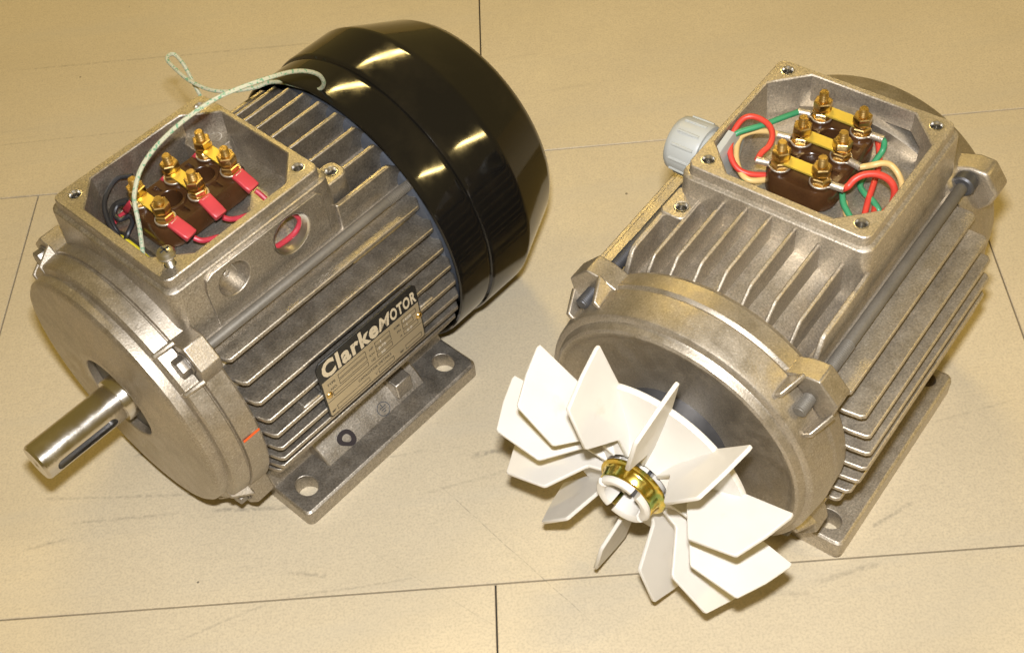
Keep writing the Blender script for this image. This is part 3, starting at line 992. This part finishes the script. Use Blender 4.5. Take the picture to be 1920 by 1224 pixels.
bellB = make("fan_end_bell", lathe([(89.0, 0), (88.8, 30), (89.4, 56.0), (90.6, 58.6), (91.4, 59.8), (91.5, 61.2), (90.8, 62.4), (88.8, 63.3), (87.8, 63.6),
                                    (87.3, 63.9), (86.9, 65.8), (86.2, 66.7), (85.0, 67.1), (72.0, 68.6), (71.2, 67.8), (70.4, 67.2), (69.6, 67.6), (68.8, 68.4), (60.5, 68.0), (59.5, 67.0), (58.2, 66.6), (57.6, 60)],
                                   AX, (1, 0, 0), 128), 'cast_smoothB', B, smooth=32)
make("bearing_cap", lathe([(88, 0), (88, 27.5), (94.5, 27.2), (95.5, 26.2), (95.5, 0)], AX, (1, 0, 0), 72), 'darksteel', bellB)
BTB, BZB = 53.0, 46.0
farB = make("drive_end_bell", lathe([(-65, 50), (-65, 67.5), (-67, 68.5), (-78, 68.5), (-80, 67.5), (-96, 64.5), (-98, 63), (-99, 60), (-99, 0)], AX, (1, 0, 0), 112), 'cast_smoothB', B, smooth=32)
for sb in (-1, 1):
    for sz in (-1, 1):
        th = math.atan2(sz * BZB, sb * BTB)
        make("lug", lug_geo(th, 60.5, 71.5, 11.0, 12.0), 'cast_smoothB', bellB, 1.2, 3)
        th2 = math.copysign(1, sz) * math.radians(36.5)
        th2 = th2 if sb > 0 else math.pi - th2
        make("lug", lug_geo(th2, -88.0, -76.0, -0.5, 11.0 if sb > 0 else 6.0, 56, 80 if sb > 0 else 66), 'cast_smoothB', farB, 1.6, 3)
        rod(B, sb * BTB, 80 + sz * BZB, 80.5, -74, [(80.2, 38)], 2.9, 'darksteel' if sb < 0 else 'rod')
        make("rod_nut", lathe([(-75, 0), (-75, 5.4), (-70.2, 5.4), (-69.4, 4.6), (-69.4, 0)], (0, sb * BTB, 80 + sz * BZB), (1, 0, 0), 24), 'darksteel', B)

for sb in (1, -1):
    f = make("foot", foot_geo(sb, -59.5, 60.5, 38, 74, 12), 'castB', B, 0.5, 2)
    cut(f, [slot_cut(s * 50, sb * 61.6, 5.2, 6.8, -3, 16) for s in (-1, 1)])
    make("foot_web", ext([(-34, b, z) for b, z in [(sb * 60, 11), (sb * 54, 18), (sb * 44, 40), (sb * 30, 40), (sb * 34, 11)]], (68, 0, 0)), 'castB', f, 1.2, 2)
    make("foot_pedestal", ext([(-59, b, z) for b, z in [(sb * 49, 11.5), (sb * 43, 24), (sb * 38, 45), (sb * 18, 45), (sb * 28, 0.5), (sb * 49, 0.5)]], (116, 0, 0)), 'castB', f, 0.8, 2)

boxB, floorB = terminal_box(B, -75.5, 13.0, 46.0, 158.0, 140.0, -70.0, 7.0, 41.0, 15.0, 118.0,
                            [(-41.5, 134), (-28, 137), (-17, 139.5), (17, 139.5), (28, 137), (41.5, 134)], 'castB')
holesB = [(a, b) for a in (3.4, -66.6) for b in (-36.8, 36.8)]
cut(boxB, [lathe([(-8, 0), (-8, 2.7), (2, 2.7), (2, 0)], (a, b, 158), (0, 0, 1), 24) for a, b in holesB]
    + [box(-74, -60, 6, 33, 124, 147.5)])
make("opening_shade_panel", box(-73.9, -73.2, 5.5, 33.5, 124, 148), 'bore', boxB, smooth=0)  # black sheet added for the darkness inside the rear wall opening
for (a, b) in holesB:
    screw_hole(boxB, a, b, 158, 2.3)
screw_hole(boxB, -8.5, 33.5, 141.5, 2.6)
blkB, ztB = terminal_block(B, -32.0, -0.6, 141.0, 'B', 18.6, 9.7, 1)

stB = {(i, s): (-32 + i * 18.6, -0.6 + s * 9.7) for i in (1, 0, -1) for s in (-1, 1)}
for (i, s), c in stB.items():
    d = {(1, -1): (0.25, -1, 0), (0, -1): (0.2, -1, 0), (-1, -1): (0.25, -1, 0), (1, 1): (-0.1, 1, 0), (0, 1): (0.2, 1, 0), (-1, 1): (-0.02, 1, 0)}[(i, s)]
    ring_lug(blkB, c, d, ztB + 1.25, 5.5, 'tin', 4.6)
    dv = Vector(d).normalized()
    q0 = Vector((c[0], c[1], ztB + 1.6)) + dv * 5.0
    q1 = Vector((c[0], c[1], ztB + 1.7)) + dv * 10.8
    make("crimp_barrel", tube([q0, (q0 + q1) / 2, q1], 1.75, 12), 'tin', blkB, smooth=60)


def wB(pts, m, r=1.38):
    return make("lead_wire", tube(pts, r, 12), m, B)


def tip(i, s, d, l=10.4):
    c = stB[(i, s)]
    dv = Vector(d).normalized()
    return tuple(Vector((c[0], c[1], ztB + 1.7)) + dv * l)


wB([tip(-1, -1, (0.25, -1, 0)), (-39.6, -24.0, 155.5), (-30.0, -29.0, 156), (-21.6, -36.0, 155), (-17.0, -38.8, 152), (-14.0, -39.2, 148), (-11.3, -38.6, 143), (-9, -36, 138)], 'green')
wB([tip(1, -1, (0.25, -1, 0)), (-15.0, -20.8, 155), (-20.0, -19.8, 156), (-26.0, -21.6, 157), (-30.0, -26.4, 158), (-30.5, -33.2, 158.6), (-27.9, -37.2, 158), (-22.3, -38.3, 155.5), (-16.6, -37.2, 152),
    (-11.5, -33.8, 149), (-9.0, -28.8, 146.5), (-10.0, -23.6, 145), (-14.6, -17.4, 143.5)], 'redwire')
wB([tip(0, -1, (0.2, -1, 0)), (-30.5, -25.4, 153.5), (-28.9, -32.4, 151.5), (-25.0, -36.2, 150), (-19.4, -35.4, 148.5), (-13.2, -31.8, 146.5), (-8.0, -26.0, 145), (-7.8, -21.0, 144.0), (-13.0, -16.4, 142.6)], 'cream')
wB([(-5.0, -27.0, 137), (-7.3, -25.0, 141.6), (-8.9, -22.0, 142.6), (-16, -17, 142)], 'green')
wB([tip(1, 1, (-0.1, 1, 0)), (-16.6, 20.6, 154.5), (-19.4, 22.0, 157), (-22.6, 24.8, 158.5), (-25.5, 29.2, 158.5), (-27.1, 33.8, 156.5), (-27.0, 37.0, 153), (-26.0, 38.0, 147), (-24, 37, 137)], 'redwire', 1.6)
wB([tip(0, 1, (0.2, 1, 0)), (-31.4, 21.5, 154.6), (-32.6, 24.5, 156), (-34.9, 27.6, 156.6), (-36.4, 30.7, 155.5), (-35.2, 34.8, 153.5), (-34.2, 37.6, 149.5), (-33.2, 38.4, 145), (-32, 37, 137)], 'cream')
wB([tip(-1, 1, (-0.02, 1, 0)), (-50.6, 20.6, 152.6), (-49.0, 21.0, 149.5), (-44.3, 20.4, 147), (-37.7, 19.8, 144), (-31.6, 20.0, 142.6), (-28.0, 24.0, 142.4), (-26.0, 29.0, 142), (-23.6, 33.0, 141), (-22.0, 35.6, 138)], 'green')
wB([(-21.5, 16.2, 146), (-19.0, 17.6, 146), (-15.4, 20.2, 144.6), (-12.3, 24.5, 143.2), (-10.2, 28.6, 141), (-9, 31, 136)], 'green')
wB([(-19, 19.2, 142), (-14, 22.5, 141.5), (-10.5, 26.5, 140.5), (-8.6, 30, 138)], 'cream')
wB([(-58, 14.6, 145), (-53.5, 17.0, 147.5), (-49.5, 19.6, 146.4), (-43.9, 22.4, 145.2), (-34.1, 25.2, 144.4), (-24.5, 27.4, 142.4), (-15.6, 30.2, 140), (-12, 31.5, 136)], 'redwire')
wB([(-24.0, 31.0, 140.5), (-17.5, 34, 142), (-20.5, 36.5, 143.5), (-27, 38, 145)], 'redwire', 1.3)

# cable gland on the far side wall
gl = make("cable_gland", [lathe([(44, 0), (44, 11.2), (47.0, 11.2), (47.2, 12.8), (48.5, 13.4), (60.5, 13.0), (62.6, 12.5), (63.8, 11.4), (63.8, 9.0), (55, 8.6), (55, 0)], (-13.5, 0, 143.0), (0, -1, 0), 64)], 'gland', B)
for k in range(12):
    t = 2 * math.pi * (k + 0.3) / 12
    o_ = (-13.5 + 13.1 * math.cos(t), -49.0, 143 + 13.1 * math.sin(t))
    make("grip_rib", tube([o_, (o_[0], -55, o_[2]), (-13.5 + 12.9 * math.cos(t), -60.0, 143 + 12.9 * math.sin(t))], 0.85, 8, 3), 'gland', gl)
make("gland_locknut", hexa((-13.5, -40.0, 143), (0, 1, 0), 26, 4.0, 0.5, 0.2), 'gland', gl)

# --- fan
fan = make("fan", lathe([(112.5, 8), (112.5, 15.0), (117.5, 15.2), (118.5, 16.0), (117.0, 18.0), (113.5, 24), (110.8, 40), (110.2, 46.5), (110.0, 48.6), (108.6, 49.2), (107.2, 48.8), (107.0, 46), (107.6, 38), (109.5, 22), (110, 8)],
                        AX, (1, 0, 0), 120), 'fan', B, smooth=40)
fan["label"] = "white plastic radial cooling fan with twelve flat blades"
prof = [(107.6, 30), (107.4, 46), (108.6, 60), (109.6, 72.6), (111.8, 72.6), (124, 68.4), (136.6, 62.4), (137.2, 61.2), (137.2, 39.6), (136.4, 38.4), (120.2, 27.4), (119.4, 26.0), (119.0, 15.5), (111.0, 15.5)]
bl0 = make("blade", ext([(a, r, -0.95) for a, r in prof], (0, 0, 1.9)), 'fan', fan, 0.5, 2)
for k in range(12):
    t = math.radians(18.5 + 30 * k)
    bobj = bl0 if k == 0 else bl0.copy()
    if k:
        COL.objects.link(bobj)
        bobj.parent = fan
    bobj.matrix_local = Matrix.Translation(Vector(AX) * S) @ Matrix.Rotation(t, 4, 'X')
make("spring_collar", lathe([(121.0, 13.2), (120.6, 15.8), (121.2, 16.4), (122.0, 16.3), (122.3, 15.2), (122.8, 14.4), (124.0, 13.9), (127.4, 13.5), (127.9, 13.0), (127.9, 12.4), (121, 12.4)], AX, (1, 0, 0), 80), 'passivated', fan, smooth=50)
hubp = [(112, 8.2), (112, 12.2)]
# split hub: four claws round the shaft hole
for k in range(4):
    t0 = math.radians(57 + 90 * k + 7)
    t1 = math.radians(57 + 90 * (k + 1) - 7)
    n = 12
    loops = []
    for q in range(n + 1):
        t = t0 + (t1 - t0) * q / n
        e = Vector((0, math.cos(t), math.sin(t)))
        pr = [(113, 8.6), (113, 12.2), (128.2, 12.2), (128.4, 13.3), (129.6, 13.5), (131.0, 12.4), (131.2, 10.8), (130.2, 9.2), (126, 8.6)]
        loops.append([tuple(Vector(AX) + Vector((a, 0, 0)) + e * r) for a, r in pr])
    make("hub_claw", loft(loops), 'fan', fan, smooth=40)
make("shaft", lathe([(90, 0), (90, 8.4), (121.5, 8.4), (122.3, 7.4), (122.3, 0)], AX, (1, 0, 0), 40), 'darksteel', B)
